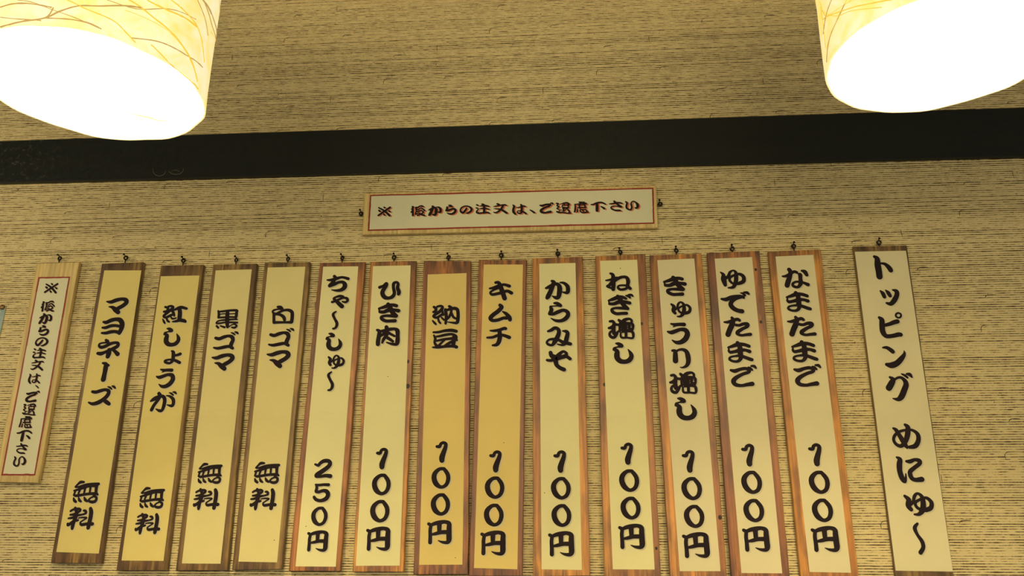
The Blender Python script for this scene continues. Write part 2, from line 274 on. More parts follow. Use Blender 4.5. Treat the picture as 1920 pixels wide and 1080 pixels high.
# ------------------------------------------------------------------ brush lettering
# each character: (origin x, origin y, zoom) of the crop it was studied in, then its brush strokes "x,y,width ..."
G = {
'マ': (470,565,8,"250,795,22 320,802,52 400,775,58 490,758,48 550,772,58 565,812,64 520,860,60 450,900,60 415,918,55;290,880,18 345,890,45 395,930,68 442,972,60"),
'ヨ': (150,545,8,"355,470,32 400,475,50 470,445,55 540,430,50 600,440,60 632,490,64 628,550,64 605,610,58 592,640,46;338,555,28 390,555,42 460,530,45 530,524,40 600,535,40;328,635,28 390,636,42 460,620,48 530,614,44 590,630,48"),
'ネ': (150,545,8,"390,742,34 412,760,46 430,800,36;432,778,26 345,784,24 296,800,28 290,832,36 325,850,44 380,835,48 450,800,46 520,782,38 568,788,42 570,825,48 530,855,50 460,888,48 380,922,42 320,945,52 268,940,40;438,890,56 432,940,70 418,986,60;490,880,36 530,915,46 566,952,58"),
'ー': (130,650,8,"502,246,26 548,262,52 545,320,66 535,380,62 522,440,64 512,490,70;588,282,36 556,268,40"),
'ズ': (130,650,8,"348,675,38 400,682,46 470,662,48 540,646,42 588,662,48 590,700,54 560,748,56 500,800,56 430,840,58 350,858,44 290,836,22;510,800,38 560,832,54 598,860,46;578,600,14 612,614,28 638,638,20;640,590,14 668,600,34 692,624,22"),
'無': (100,890,8,"460,112,30 410,114,42 370,145,30 335,182,30;340,192,18 420,176,38 500,152,38 600,140,36 680,140,40;312,240,24 380,222,34 460,200,30 550,178,22 640,172,34;308,305,26 350,316,38 450,300,38 550,286,38 640,286,42 668,300,26;655,160,44 645,210,44 640,280,40;335,240,30 312,300,28;408,215,34 378,285,28;480,200,34 460,285,28;560,185,34 545,285,28;305,350,20 315,385,38 340,408,34;380,345,22 392,382,38 418,404,26;465,340,22 480,375,40 510,400,28;615,325,26 560,350,26 530,388,30 580,410,40 632,396,42 648,345,36 605,318,28"),
'料': (100,890,8,"330,502,40 350,560,46 335,640,56 305,720,50 290,780,50 285,808,40;262,545,30 300,525,32 380,512,36 408,528,36;255,602,26 320,592,38 400,545,36;228,655,26 290,645,36 360,612,38 430,600,28 488,578,34 484,545,36 458,538,30;335,668,40 280,718,44 225,752,44 216,735,30;350,690,34 372,682,30;380,650,18 440,642,24 500,648,26 450,684,22 408,716,26 425,750,40 500,740,42 588,740,48;560,508,46 570,560,58 560,640,58 542,720,58 525,795,54"),
'紅': (270,560,8,"320,125,30 360,142,36 345,188,40 300,195,30;368,118,30 410,112,32 436,136,42 395,175,42 330,228,40 296,262,34 330,282,34 400,252,38 450,232,34;420,178,38 445,215,34 456,256,28;282,306,16 300,345,30 316,370,22;338,292,24 355,332,30 380,350,24;405,278,20 430,302,26 482,292,22;450,172,24 500,150,42 560,130,42 640,150,34;535,160,52 540,220,58 532,310,58;428,345,18 480,338,36 540,324,46 600,332,48 622,345,36"),
'し': (1110,570,8,"360,592,24 400,600,48 445,630,50 380,646,22 335,665,35 322,690,26;335,680,40 375,712,62 372,770,74 385,820,74 430,858,66 500,866,60 560,842,66 590,792,62 580,742,50 542,682,14"),
'ょ': (270,560,8,"418,786,26 440,806,46 440,870,50 430,930,46 385,968,34 325,955,36 320,930,32 380,915,28 430,918,34 480,932,40 535,960,42;455,852,32 500,846,38 545,830,42"),
'う': (1220,510,8,"305,778,26 370,790,46 440,786,48 500,788,54;335,825,12 380,800,34;255,895,26 310,908,54 380,885,54 450,862,48 520,872,62 550,920,68 545,960,72 515,1012,72 450,1054,62 380,1056,46 322,1022,16"),
'が': (250,650,8,"265,815,30 320,782,56 400,745,42 450,750,46 472,800,50 458,890,50 430,955,42 390,960,40 340,935,16;385,702,46 402,740,50 370,800,46 310,880,46 275,948,48;495,735,14 550,745,32 598,790,46 602,850,46 578,888,42 505,872,14;540,690,12 570,702,26 600,728,22;595,680,16 625,686,32 646,706,20"),
'黒': (365,570,8,"355,105,26 365,145,34 360,200,36;355,115,20 430,110,30 520,98,30 620,95,34 645,108,26;632,110,38 625,180,42 620,205,34;370,160,14 430,148,16 520,150,16 620,144,16;370,205,26 450,200,28 520,195,24 620,200,30;495,110,48 490,200,56 490,280,54 492,340,40;640,232,20 560,232,26 480,240,32 400,245,22 345,262,24 328,290,24 380,290,28 450,278,24 540,276,26 640,280,28;330,330,28 355,356,30;385,328,18 410,336,24 450,350,30;495,348,34 525,334,18 560,312,18 600,304,22 630,328,28 600,355,32 555,350,20"),
'ゴ': (365,570,8,"315,510,38 370,522,46 440,496,48 510,480,38 560,495,52 575,540,52 550,600,56 545,640,52 572,665,38;288,655,24 350,665,40 440,648,46 510,636,42 550,646,42;548,430,14 580,442,26 605,462,20;605,418,18 635,430,32 652,446,20"),
'白': (470,565,8,"408,84,34 450,90,44 480,112,28;480,120,22 400,120,24 340,140,30 336,170,28 380,190,34 440,200,36 490,230,44 508,270,44 508,300,30;370,198,34 430,165,36 500,135,34 570,132,40 618,160,46 625,220,48 615,308,48;350,190,40 350,250,40 350,308,42;350,318,40 430,316,36 520,316,32 612,314,42"),
'ち': (580,505,8,"268,160,20 330,160,40 400,142,46 480,120,34 540,128,36 584,142,40;375,104,40 390,128,44 365,182,50 315,240,56;308,245,52 380,222,46 440,196,40 500,192,42 532,225,58 526,272,62 480,308,50 410,318,34 332,308,12"),
'ゃ': (580,505,8,"342,490,34 390,480,30 450,450,34 510,430,26 560,435,38 574,468,38 545,492,34 495,485,20;510,412,34 460,402,38 400,418,30 368,442,34 410,480,46 450,520,56 490,556,58"),
'〜': (580,505,8,"400,635,22 358,675,38 380,740,34 412,800,40 410,850,40 385,884,32 355,890,26"),
'ゅ': (580,610,8,"288,475,24 316,510,42 300,560,42 318,596,34;312,560,26 350,530,26 376,476,28 408,452,22 440,478,32 440,540,44 420,600,46 380,638,30 338,640,16;410,600,26 374,576,26 370,535,26 420,506,24 480,492,26 515,532,34 498,582,38 450,600,38"),
'2': (550,850,8,"328,165,28 378,180,40 402,150,46 460,115,52 530,116,52 552,155,56 520,205,58 440,265,62 358,322,66 350,345,46 420,345,42 490,334,48 556,342,56"),
'5': (550,850,8,"335,470,26 390,476,36 460,470,38 530,472,42;352,480,40 352,530,42 342,572,42 390,580,42;385,580,42 450,560,46 500,572,56 522,620,60 490,680,60 410,710,46 340,692,44 312,655,40"),
'0': (670,820,8,"412,570,44 340,576,48 272,640,64 258,720,70 290,800,68 360,845,46 430,815,52 466,740,58 464,660,58 425,592,52 398,566,40"),
'1': (670,820,8,"302,236,40 342,236,46 362,196,42 400,180,42 434,202,48 424,260,58 396,330,68 372,400,76 370,442,70"),
'円': (660,925,8,"235,555,42 266,580,48 256,650,50 255,740,52 250,832,56;268,576,42 330,550,52 410,535,58 480,526,48 538,552,62 538,620,70 534,720,74 530,800,72 500,835,50 430,830,34 370,806,12;395,565,66 390,680,56;278,715,32 340,702,46 420,682,52 505,680,56"),
'ひ': (670,520,8,"335,150,42 390,130,40 435,96,48 428,135,50 385,200,56 378,250,58 410,298,56 470,312,44 530,288,52 556,235,46 542,150,42 548,92,44 588,74,34 612,100,40 604,160,48 624,215,52 620,248,50"),
'き': (670,520,8,"325,468,30 390,450,44 460,428,56 540,416,46 588,428,46;338,518,40 400,520,48 470,492,58 550,490,44 618,502,52;328,468,22 332,520,28;462,404,52 490,450,60 530,530,60 585,578,50;580,586,44 500,578,42 420,578,36 364,594,42 372,628,46 430,655,44 500,655,44 566,652,50"),
'肉': (670,520,8,"298,790,34 330,812,50 325,880,58 312,950,58 310,1002,58;330,815,38 400,800,42 480,782,48 560,775,42 600,802,60 606,880,54 602,960,62 590,1002,46 520,1000,36 440,976,20;436,745,50 440,785,58 405,840,48 350,878,36;445,822,44 500,850,36 560,882,32;445,860,46 395,930,44 375,980,30;440,900,42 490,930,42 535,962,34"),
'納': (780,560,8,"268,125,34 300,150,40 290,190,44 262,200,34;320,120,32 370,110,34 398,135,42 360,190,44 300,230,44 262,265,34 310,285,36 380,246,38 400,228,34;392,180,36 412,245,30;248,328,18 275,360,32 300,385,26;330,290,28 345,342,30 368,370,26;385,285,24 420,318,30;440,165,40 455,260,44 445,372,36;440,180,34 500,160,40 570,146,46 620,165,46 632,240,46 626,330,48 612,362,42 560,362,30 475,350,14;498,115,36 530,140,38 525,210,36 500,270,36 470,312,20;535,220,32 560,275,34 600,300,30"),
'豆': (780,560,8,"262,505,28 340,502,36 430,482,40 530,475,46 605,490,44;268,550,24 290,600,38 280,660,34 310,710,42;285,572,24 360,562,34 450,542,38 540,534,36 602,568,40 590,615,44;300,635,28 400,615,36 500,602,38 580,600,50 612,622,34;575,560,54 570,620,58 560,685,54;340,708,40 380,665,32 430,622,28;250,730,22 330,730,38 450,716,40 560,712,44 608,726,46;440,705,40 500,665,40 560,640,44"),
'キ': (880,520,8,"305,168,26 370,156,42 440,130,46 520,110,38 600,132,46;440,166,22 360,194,28 316,228,32 342,258,38 420,246,42 500,226,46 570,206,42 632,236,48;395,80,38 440,82,46 472,150,62 500,230,62 530,315,62"),
'ム': (880,520,8,"460,418,46 484,450,56 430,510,58 350,570,58 318,615,58 352,648,46 430,640,46 510,612,44 560,612,46;500,515,20 550,545,46 600,600,56 610,636,52"),
'チ': (880,520,8,"312,800,20 370,802,36 450,790,42 520,768,46 545,770,44;268,905,28 350,900,38 430,872,42 510,870,42 600,902,50;450,800,54 460,880,60 445,960,60 410,1010,50 348,1020,26"),
'か': (990,515,8,"268,205,28 330,182,54 400,146,46 450,150,50 474,200,66 470,280,66 452,342,56 410,345,46 360,322,12;358,98,34 386,118,54 365,180,62 340,250,62 302,328,64 288,350,50;482,120,20 540,130,38 590,175,52 600,235,56 585,272,48 520,265,20 495,252,14"),
'ら': (990,515,8,"395,430,30 440,436,46 490,468,42 440,470,22 380,474,18 335,482,26 348,512,50 350,540,54 330,585,54;322,590,42 380,592,46 450,562,52 530,536,46 588,560,52 600,610,58 560,665,58 490,695,46 410,690,38 342,655,12"),
'み': (990,570,8,"300,410,30 350,392,46 400,362,48 450,376,48 464,430,56 440,500,62 400,570,62 360,616,38 300,604,36 284,570,32 320,535,32 390,528,40 460,540,40 530,578,48 600,592,48 636,600,48;520,405,20 570,412,46 594,440,52 580,510,62 560,580,58 520,614,36 440,604,18"),
'そ': (990,570,8,"338,730,52 352,775,58 395,800,70 415,860,66 430,915,56 480,958,54 540,984,56;286,842,36 350,845,44 430,800,70 480,745,50 530,712,36 575,740,42 560,780,56 500,800,56 440,820,56;560,778,46 600,800,46 630,822,48"),
'ね': (1110,500,8,"275,102,30 312,125,46 318,200,58 322,280,56 318,340,52;208,207,20 260,200,32 320,186,40;370,172,46 310,225,52 260,280,44 228,295,34 265,315,28 300,322,36;345,225,24 390,180,44 460,155,40 520,166,46 542,220,54 532,280,46;536,260,44 540,300,36 500,334,38 430,344,36 392,320,36 402,288,28 470,280,28 530,292,36 572,328,46"),
'ぎ': (1110,500,8,"250,510,28 310,490,46 390,462,56 460,460,46 510,480,36;262,558,38 330,558,46 400,532,56 480,530,52 566,546,46;252,510,22 260,560,26;385,444,46 420,490,62 470,570,58 532,628,48;540,632,38 440,622,42 350,622,34 300,642,40 312,680,46 370,706,44 440,702,44 516,700,46;505,435,18 545,442,40 572,468,26;550,422,26 590,426,36 615,446,20"),
'増': (1110,570,8,"268,262,34 312,262,40 336,310,46 300,350,52 250,362,30;332,300,50 322,380,56 332,440,56;345,430,44 290,412,34 264,450,36 282,490,42 330,502,42 364,460,44 392,410,28;330,302,36 390,312,36 470,322,24;402,242,36 430,272,46 428,320,46;430,285,36 490,240,48 560,224,34 595,250,34 588,290,34;415,300,34 415,410,34;430,300,30 520,290,40 602,300,38 616,340,36 606,390,32;430,356,12 540,356,14;500,290,54 500,400,56;455,340,34 455,395,34;556,300,46 560,398,30;415,398,20 510,396,38 600,386,24;560,330,12 600,330,12;570,372,24 600,366,26;430,430,24 440,500,32 530,506,28 612,508,32 612,430,40 560,416,22 450,424,22;510,420,42 510,500,38"),
'り': (1230,610,8,"245,380,34 285,388,50 290,450,66 292,532,74;292,400,34 340,370,32 400,364,42 455,395,58 480,470,68 484,550,62 455,608,46 400,634,26 362,628,12"),
'ゆ': (1330,495,8,"168,125,20 208,160,46 215,230,72 238,315,48;240,215,44 285,185,44 308,125,36 358,98,24 395,128,44 402,200,56 395,270,56 360,345,46 285,358,22;345,290,32 306,250,36 310,205,36 370,170,34 450,152,40 510,190,50 512,258,54 450,290,48 400,300,34"),
'で': (1330,495,8,"182,525,30 250,532,54 330,502,56 410,486,46 480,486,42 515,506,36;485,500,34 400,520,46 340,560,56 320,610,62 360,665,62 430,700,58 490,710,62;465,435,14 500,442,30 530,470,38;520,425,24 565,432,42 590,450,30"),
'た': (1340,590,8,"143,112,24 200,112,42 280,85,46 340,70,46 372,86,42;258,48,40 276,82,56 260,150,72 225,230,72 200,298,72;315,155,40 370,160,40 430,140,46 488,145,56 488,178,46 420,212,46 350,258,54 342,288,46 400,310,38 470,302,42 536,296,48"),
'ま': (1450,495,8,"200,500,28 260,482,44 340,456,56 430,456,46 505,480,46;208,545,32 232,568,42 290,560,44 380,540,56 450,536,42 516,556,50;210,505,22 208,550,26;335,432,50 370,490,62 380,580,70 388,650,54 350,696,40 280,698,34 226,672,36 236,640,30 300,624,30 380,620,42 450,640,46 520,665,48 552,674,46"),
'ご': (1340,590,8,"240,835,34 300,848,54 380,822,46 460,810,46 516,836,46 500,868,46 420,894,46 320,948,56 280,1000,66 310,1050,56 400,1066,44 480,1052,50 562,1040,62;500,790,20 530,802,32 560,832,30;545,772,26 590,776,42 615,802,30"),
'な': (1450,495,8,"138,185,24 190,182,40 250,150,42 310,116,40 352,128,40;235,84,54 256,120,56 245,190,62 220,270,68 206,322,66;425,102,30 470,118,56 500,165,46;375,150,24 400,162,54 405,220,52 410,290,56 370,345,40 305,335,40 290,300,36 330,270,32 400,268,32 460,285,38 518,310,52"),
'ト': (1620,465,8,"155,130,40 195,162,66 205,260,82 222,350,82 232,430,82;240,230,24 310,240,42 370,290,62 400,336,62"),
'ッ': (1620,465,8,"245,645,24 280,680,52 305,733,50;325,635,20 360,670,52 390,718,48;430,630,24 484,650,56 490,710,62 450,790,66 400,838,56 338,826,30"),
'ピ': (1630,570,8,"148,205,40 185,240,66 190,330,72 202,420,72 250,480,60 340,480,56 430,460,62 468,460,58;230,320,46 300,302,52 370,275,60 418,262,62;432,134,26 466,148,26 474,178,26 456,204,26 424,204,26 398,184,26 402,150,26 432,134,26"),
'ン': (1630,570,8,"202,655,24 260,655,46 320,690,58 350,715,58;260,908,48 330,920,82 410,890,78 480,820,68 525,750,42 520,702,12"),
'グ': (1640,640,8,"228,540,34 275,572,62 252,630,82 212,700,84;300,572,34 350,545,34 400,546,42 450,590,58 470,650,72 440,740,78 400,830,78 350,870,56 272,858,16;402,490,20 450,512,36 490,545,30;480,490,30 525,500,52 558,538,24"),
'め': (1650,790,8,"200,105,32 240,132,54 290,210,60 340,290,70 388,368,56 405,402,26;375,52,40 416,92,66 412,200,72 380,300,64 320,368,54 250,350,46 206,290,42 216,220,42 280,160,40 380,132,36 480,132,38 560,190,56 575,280,62 530,368,66 440,388,46"),
'に': (1650,790,8,"250,540,30 296,572,64 290,650,76 296,750,72 330,850,72 368,900,56 386,850,32 386,786,18;395,600,36 450,602,56 520,576,46 588,592,60 590,636,56 510,700,56 450,760,62 470,845,62 530,878,58 626,870,72"),
'ー〜': (1670,910,8,"400,575,36 360,640,56 400,740,44 468,840,56 488,930,56 448,1008,60"),
'※': (700,370,16,"165,318,32 330,410,44 490,555,50;505,308,46 330,430,48 155,548,44;322,302,30 352,322,40;170,400,38 205,425,48;465,415,34 505,438,40;315,512,34 345,542,40"),
'後': (700,370,16,"1175,290,40 1205,302,40 1160,362,40;1200,370,36 1145,452,40;1190,410,42 1190,548,50;1275,312,38 1340,310,38 1400,272,34 1470,270,40 1510,300,24;1300,352,24 1350,380,28 1430,332,28 1480,350,34 1545,410,34;1290,432,32 1360,430,36 1440,400,28 1500,458,38 1440,500,32 1330,550,40;1270,522,32 1370,480,28 1460,530,42 1540,552,38;1282,335,36 1290,420,32 1270,500,36"),
'の': (800,370,16,"1200,340,44 1160,400,52 1090,470,52 1030,440,44 1012,390,36 1050,320,36 1130,278,32 1220,272,32 1310,310,44 1348,370,54 1320,430,50 1230,480,40 1175,482,14"),
'注': (880,365,16,"220,310,32 262,332,38;205,405,32 250,412,36;290,440,22 240,480,32 225,535,46 280,568,42;385,292,40 430,305,42;330,352,24 430,332,40 520,342,40 590,360,32;330,430,26 450,416,36 600,448,28;290,562,36 420,552,40 540,542,42 605,568,32;440,320,48 450,420,56 440,550,52"),
'文': (880,365,16,"840,285,42 890,302,42;728,365,18 830,346,34 950,322,34 1070,312,38 1120,335,24;1010,330,50 980,400,52 900,490,48 800,548,38 730,532,22;738,425,14 820,432,28 920,442,38 1020,490,52 1120,558,50"),
'は': (880,365,16,"1310,320,30 1345,360,52 1320,450,54 1330,530,58 1388,598,38;1410,396,20 1500,386,28 1600,350,42 1680,362,34;1550,310,42 1575,370,52 1570,470,56 1560,545,50 1500,572,34 1442,545,30 1452,502,26 1520,490,26 1620,522,40 1700,580,40"),
'、': (960,365,16,"540,465,24 610,505,40 670,550,40"),
'遠': (1030,365,16,"215,270,36 270,280,36 230,340,32 290,370,32 230,420,32 285,450,28;230,520,42 290,530,36 300,480,24 360,462,22;270,546,36 400,542,36 520,560,32 640,562,34;330,290,18 420,270,32 520,252,42 590,280,36;430,258,34 450,320,34;385,330,26 480,320,28 600,310,36;390,340,26 400,388,32 560,390,32 562,340,36;400,430,30 480,412,32 570,402,36;440,420,36 410,500,32;440,500,28 530,440,26 590,500,42 600,530,40"),
'慮': (1030,365,16,"770,300,34 780,400,42 762,520,44;900,235,36 1000,236,32 1050,230,24;930,240,42 930,300,36;770,300,24 860,290,28 960,280,32 1090,270,42 1110,300,24;860,340,22 960,322,22 1060,312,32;900,300,32 900,400,32;860,400,36 980,392,36 1090,392,36;1065,320,36 1070,400,36;930,390,24 932,450,28 1060,452,28;850,450,32 840,530,34;930,480,32 960,540,32 1060,542,38 1160,530,38;1000,470,32 1020,502,32;1090,450,32 1120,500,36"),
'下': (1100,360,16,"132,385,28 200,380,38 290,342,44 390,320,40 480,332,40 560,375,34;310,350,54 310,450,68 310,565,68;420,440,22 480,470,44 530,508,46"),
'さ': (1100,360,16,"680,365,24 780,356,34 900,332,42 1000,332,38 1060,352,34;820,285,42 870,330,48 950,400,48 1040,450,42 1000,462,28 900,432,24 800,432,28 730,470,34 760,520,34 860,558,42 980,560,42 1030,575,24"),
'い': (1100,360,16,"1170,300,32 1210,340,44 1190,420,44 1200,490,44 1270,538,38 1330,528,42 1350,460,38 1330,370,38 1350,312,30 1400,288,30 1460,312,34 1518,380,58 1528,440,62 1488,490,46 1435,474,16"),
}
# ------------------------------------------------------------------ the signs: board corners, paper corners (tl, tr, br, bl), characters
NUM = "1 100"
SIGNS = [
 dict(key='notice', t=.008, wood='pale', paper='green', board=[(69,493),(153,491),(76,906),(-12,904)], pap=[(73.3,521),(130,520),(65,890),(4,890)], hook=(112,484),
   red=True, txt=[[('※',96,540.6,19),('後',90,574.4,20),('か',85.6,597.4,19.5),('ら',82.2,619.7,19),('の',78.4,641,16.5),('注',74,662.2,20),('文',70.3,684.8,20),('は',65,710,19),('、',69.5,725,6),('ご',60.7,743.5,21),('遠',55.5,767.8,22),('慮',49.3,791.5,22),('下',45,817,21),('さ',40.5,841,20),('い',37,865,19)]],
   label='pale pine notice strip with red-bordered small lettering, the leftmost hanging strip'),
 dict(key='mayonnaise', wood='brown', paper='tan', board=[(191,493.5),(273,491),(193.6,1057),(94.4,1056)], pap=[(195.5,507),(265,507),(185,1038),(105.6,1035)], hook=(236,483),
   txt=[[('マ',219,573.7,30.6),('ヨ',),('ネ',),('ー',),('ズ',)],[('無',),('料',)]], label='brown-edged menu strip for mayonnaise (マヨネーズ, 無料), right beside the pale notice strip'),
 dict(key='ginger', wood='brown', paper='tan', board=[(302,497),(385,496),(316,1070),(217.5,1070)], pap=[(301.5,518),(374,516.5),(306.4,1051.7),(227.8,1051)], hook=(344,488),
   txt=[[('紅',),('し',322.2,631.9,35),('ょ',),('う',310,709.4,36),('が',)],[('無',285,933.5,40),('料',277.8,982,40)]], label='brown-edged menu strip for red ginger (紅しょうが, 無料), wide dark band above its paper'),
 dict(key='black_sesame', wood='brown', paper='tan2', board=[(400,495),(485,494),(429,1070),(329,1070)], pap=[(404.4,507),(472,505),(413.3,1057),(341,1056.4)], hook=(443,487),
   txt=[[('黒',),('ゴ',),('マ',417.5,679,32)],[('無',393.6,887.6,39),('料',387.8,935.8,41)]], label='brown-edged menu strip for black sesame (黒ゴマ, 無料)'),
 dict(key='white_sesame', wood='brown', paper='tan2', board=[(496.5,492),(584.6,491),(531,1068),(434.7,1069)], pap=[(502,501.7),(572.5,500),(519.4,1054.4),(447,1053)], hook=(540,485),
   txt=[[('白',),('ゴ',527.5,632.5,35),('マ',)],[('無',500.4,886.7,41),('料',494.4,936,41.7)]], label='brown-edged menu strip for white sesame (白ゴマ, 無料)'),
 dict(key='roast_pork', wood='red', paper='white', board=[(600,492),(686.4,491),(640,1071.5),(541,1071)], pap=[(606,500),(671.7,499.4),(629.5,1062.5),(554,1062)], hook=(642,483),
   txt=[[('ち',),('ゃ',),('〜',),('し',626,640.9,33.8),('ゅ',),('〜',619.4,714.7,37)],[('2',),('5',),('0',599,968,36),('円',595,1014.3,39.7)]], label='reddish cedar menu strip for roast pork (ちゃ〜しゅ〜), the only one priced 250円'),
 dict(key='mince', wood='orange', paper='white', board=[(694.7,490),(782,489),(758.7,1073),(661,1072.5)], pap=[(699.4,499),(770,497.5),(749.5,1060.7),(667,1061)], hook=(739,482), knots=[(764.7,678,3),(764.7,724,4)],
   txt=[[('ひ',),('き',),('肉',)],[('1',),('0',),('0',712.2,958.4,42),('円',)]], label='orange cedar menu strip for minced meat (ひき肉), two black knots on its right edge'),
 dict(key='natto', wood='red', paper='yellow', board=[(794.7,489),(884.4,489),(878.7,1077.5),(775,1077.5)], pap=[(802,514.7),(874.7,512),(867,1058.7),(786,1059)], hook=(841,482),
   txt=[[('納',),('豆',)],[('1',827.6,847.4,40),('0',826.8,896,40.3),('0',825.8,945.8,41.7),('円',823.6,997.8,45)]], label='cedar menu strip with yellow paper for fermented soybeans (納豆), tall striped wood band on top'),
 dict(key='kimchi', wood='red', paper='yellow', board=[(898,487),(987.8,487),(980,1080),(879,1080)], pap=[(907,496),(980.5,496),(970,1067.5),(888.7,1065)], hook=(940,478),
   txt=[[('キ',),('ム',),('チ',)],[('1',928.5,865,41),('0',927.4,914.2,41.7),('0',925.8,965.7,42.5),('円',924,1018,46.4)]], label='cedar menu strip with yellow paper for kimchi (キムチ), priced 100円'),
 dict(key='spicy_miso', wood='orange', paper='white', board=[(998,483.6),(1092.5,481),(1107,1080),(1000,1081)], pap=[(1011,494.7),(1079,493),(1091,1068.7),(1015.5,1067.5)], hook=(1046,475),
   txt=[[('か',),('ら',),('み',),('そ',)],[('1',1049.4,865.3,41.7),('0',1051.5,915.4,42),('0',1052.6,966.5,42.5),('円',1052,1019.6,47)]], label='orange cedar menu strip with cream paper for spicy miso (からみそ)'),
 dict(key='leek', wood='orange', paper='white', board=[(1116,479.5),(1210,477),(1239.5,1084),(1133,1084)], pap=[(1125,489),(1194.7,487),(1227.5,1068),(1149,1067.5)], hook=(1163,472), knots=[(1203,607,2.6),(1133.6,721,3),(1230.6,1028,2.4)],
   txt=[[('ね',),('ぎ',),('増',),('し',)],[('1',1175.3,850.6,41),('0',1179.6,901,42),('0',1182.2,952.6,42.5),('円',1184,1005.8,47)]], label='orange cedar menu strip with cream paper for extra leek (ねぎ増し)'),
 dict(key='cucumber', wood='orange', paper='white2', board=[(1217.3,477.8),(1315,475),(1364,1090),(1256,1090)], pap=[(1232.4,487.8),(1301.7,484.7),(1351,1071),(1274.5,1071)], hook=(1268,469), knots=[(1350,970,3.4)],
   txt=[[('き',1265.6,536,37.8),('ゅ',1277,580,30),('う',),('り',),('増',1280.6,717.8,41.9),('し',1285.6,766.3,43)],[('1',1290.8,865,42),('0',1296.8,916,43),('0',1301.4,968.2,43),('円',1304.7,1022,47.8)]], label='cedar menu strip for extra cucumber (きゅうり増し), its lettering running longest'),
 dict(key='boiled_egg', wood='red', paper='white2', board=[(1324.3,474),(1424,470),(1482,1092),(1370.6,1092)], pap=[(1340,485),(1410,482),(1466.7,1075),(1390.3,1074.4)], hook=(1373,466), knots=[(1417,505.5,2.4),(1426.6,603.7,2.6)],
   txt=[[('ゆ',),('で',),('た',),('ま',1387.7,659.6,40),('ご',)],[('1',1402.5,853.3,42),('0',1409.2,904.3,43),('0',1413.2,957.2,43.3),('円',1417.4,1010.6,47.2)]], label='dark reddish cedar menu strip for boiled egg (ゆでたまご)'),
 dict(key='raw_egg', wood='orange', paper='white2', board=[(1438.6,470.8),(1538.4,467.4),(1612,1094),(1500.5,1094)], pap=[(1454,481),(1525,477.8),(1595.8,1074),(1518,1072.5)], hook=(1488,461),
   txt=[[('な',),('ま',),('た',1502.8,611.3,38.5),('ま',1508.4,658.4,40.6),('ご',1515,703.9,42)],[('1',1528.5,852.6,42.5),('0',1536,904.2,43),('0',1542,956.8,43.6),('円',1547,1010.6,48)]], label='orange cedar menu strip for raw egg (なまたまご), the rightmost priced strip'),
 dict(key='topping', t=.006, wood='brown', paper='white2', board=[(1597.7,461.5),(1700,459.8),(1791,1093),(1678.5,1092)], pap=[(1602.8,472),(1698.7,470),(1786.7,1071.7),(1679.5,1070)], hook=(1648,454),
   txt=[[('ト',),('ッ',),('ピ',),('ン',),('グ',)],[('め',),('に',),('ゅ',1723,945,43.7),('ー〜',)]], label='wide cream heading strip reading topping menu (トッピング めにゅ〜), rightmost on the wall'),
 dict(key='notice_h', t=.009, wood='pale', paper='green', board=[(683.3,362.3),(1231,348.3),(1233.3,427),(679.3,440)], pap=[(695,366.7),(1224,353.3),(1225.7,418.3),(691,431.7)], hook=None,
   red=True, horiz=True, txt=[[('※',),('後',),('か',815.6,395,19),('ら',845.5,393.3,18.5),('の',),('注',),('文',),('は',),('、',),('ご',1024.7,390.2,20),('遠',),('慮',),('下',),('さ',),('い',)]],
   label='horizontal pale pine notice board with red-bordered lettering under black beam'),
]
def px_scale(px, py, y):
    a = U(px - 1, py, y); b = U(px + 1, py, y); c = U(px, py - 1, y); d = U(px, py + 1, y)
    return ((b - a).length + (d - c).length) / 4
GL = {}
def glyph(ch, y):
    """strokes of a character in metres, centred on its own box; also the box centre on the wall and its height"""
    if ch in GL: return GL[ch]
    ox, oy, z, s = G[ch]; S = []; lo = [9, 9]; hi = [-9, -9]
    for st in s.split(';'):
        P = []
        for tok in st.split():
            a, b, w = (float(v) for v in tok.split(','))
            px, py = ox + a / z, oy + b / z
            p = U(px, py, y); r = w / z * px_scale(px, py, y) / 2
            P.append([p.x, p.y, r])
            lo = [min(lo[0], p.x - r), min(lo[1], p.y - r)]; hi = [max(hi[0], p.x + r), max(hi[1], p.y + r)]
        S.append(P)
    c = Vector(((lo[0] + hi[0]) / 2, (lo[1] + hi[1]) / 2))
    GL[ch] = ([[[p[0] - c.x, p[1] - c.y, p[2]] for p in P] for P in S], c, hi[1] - lo[1]); return GL[ch]
SRC_TILT = {}
def tilt_of(q): return 0.0 if q is None else math.atan2(((q[0] + q[1]) / 2 - (q[2] + q[3]) / 2).x, ((q[0] + q[1]) / 2 - (q[2] + q[3]) / 2).y)
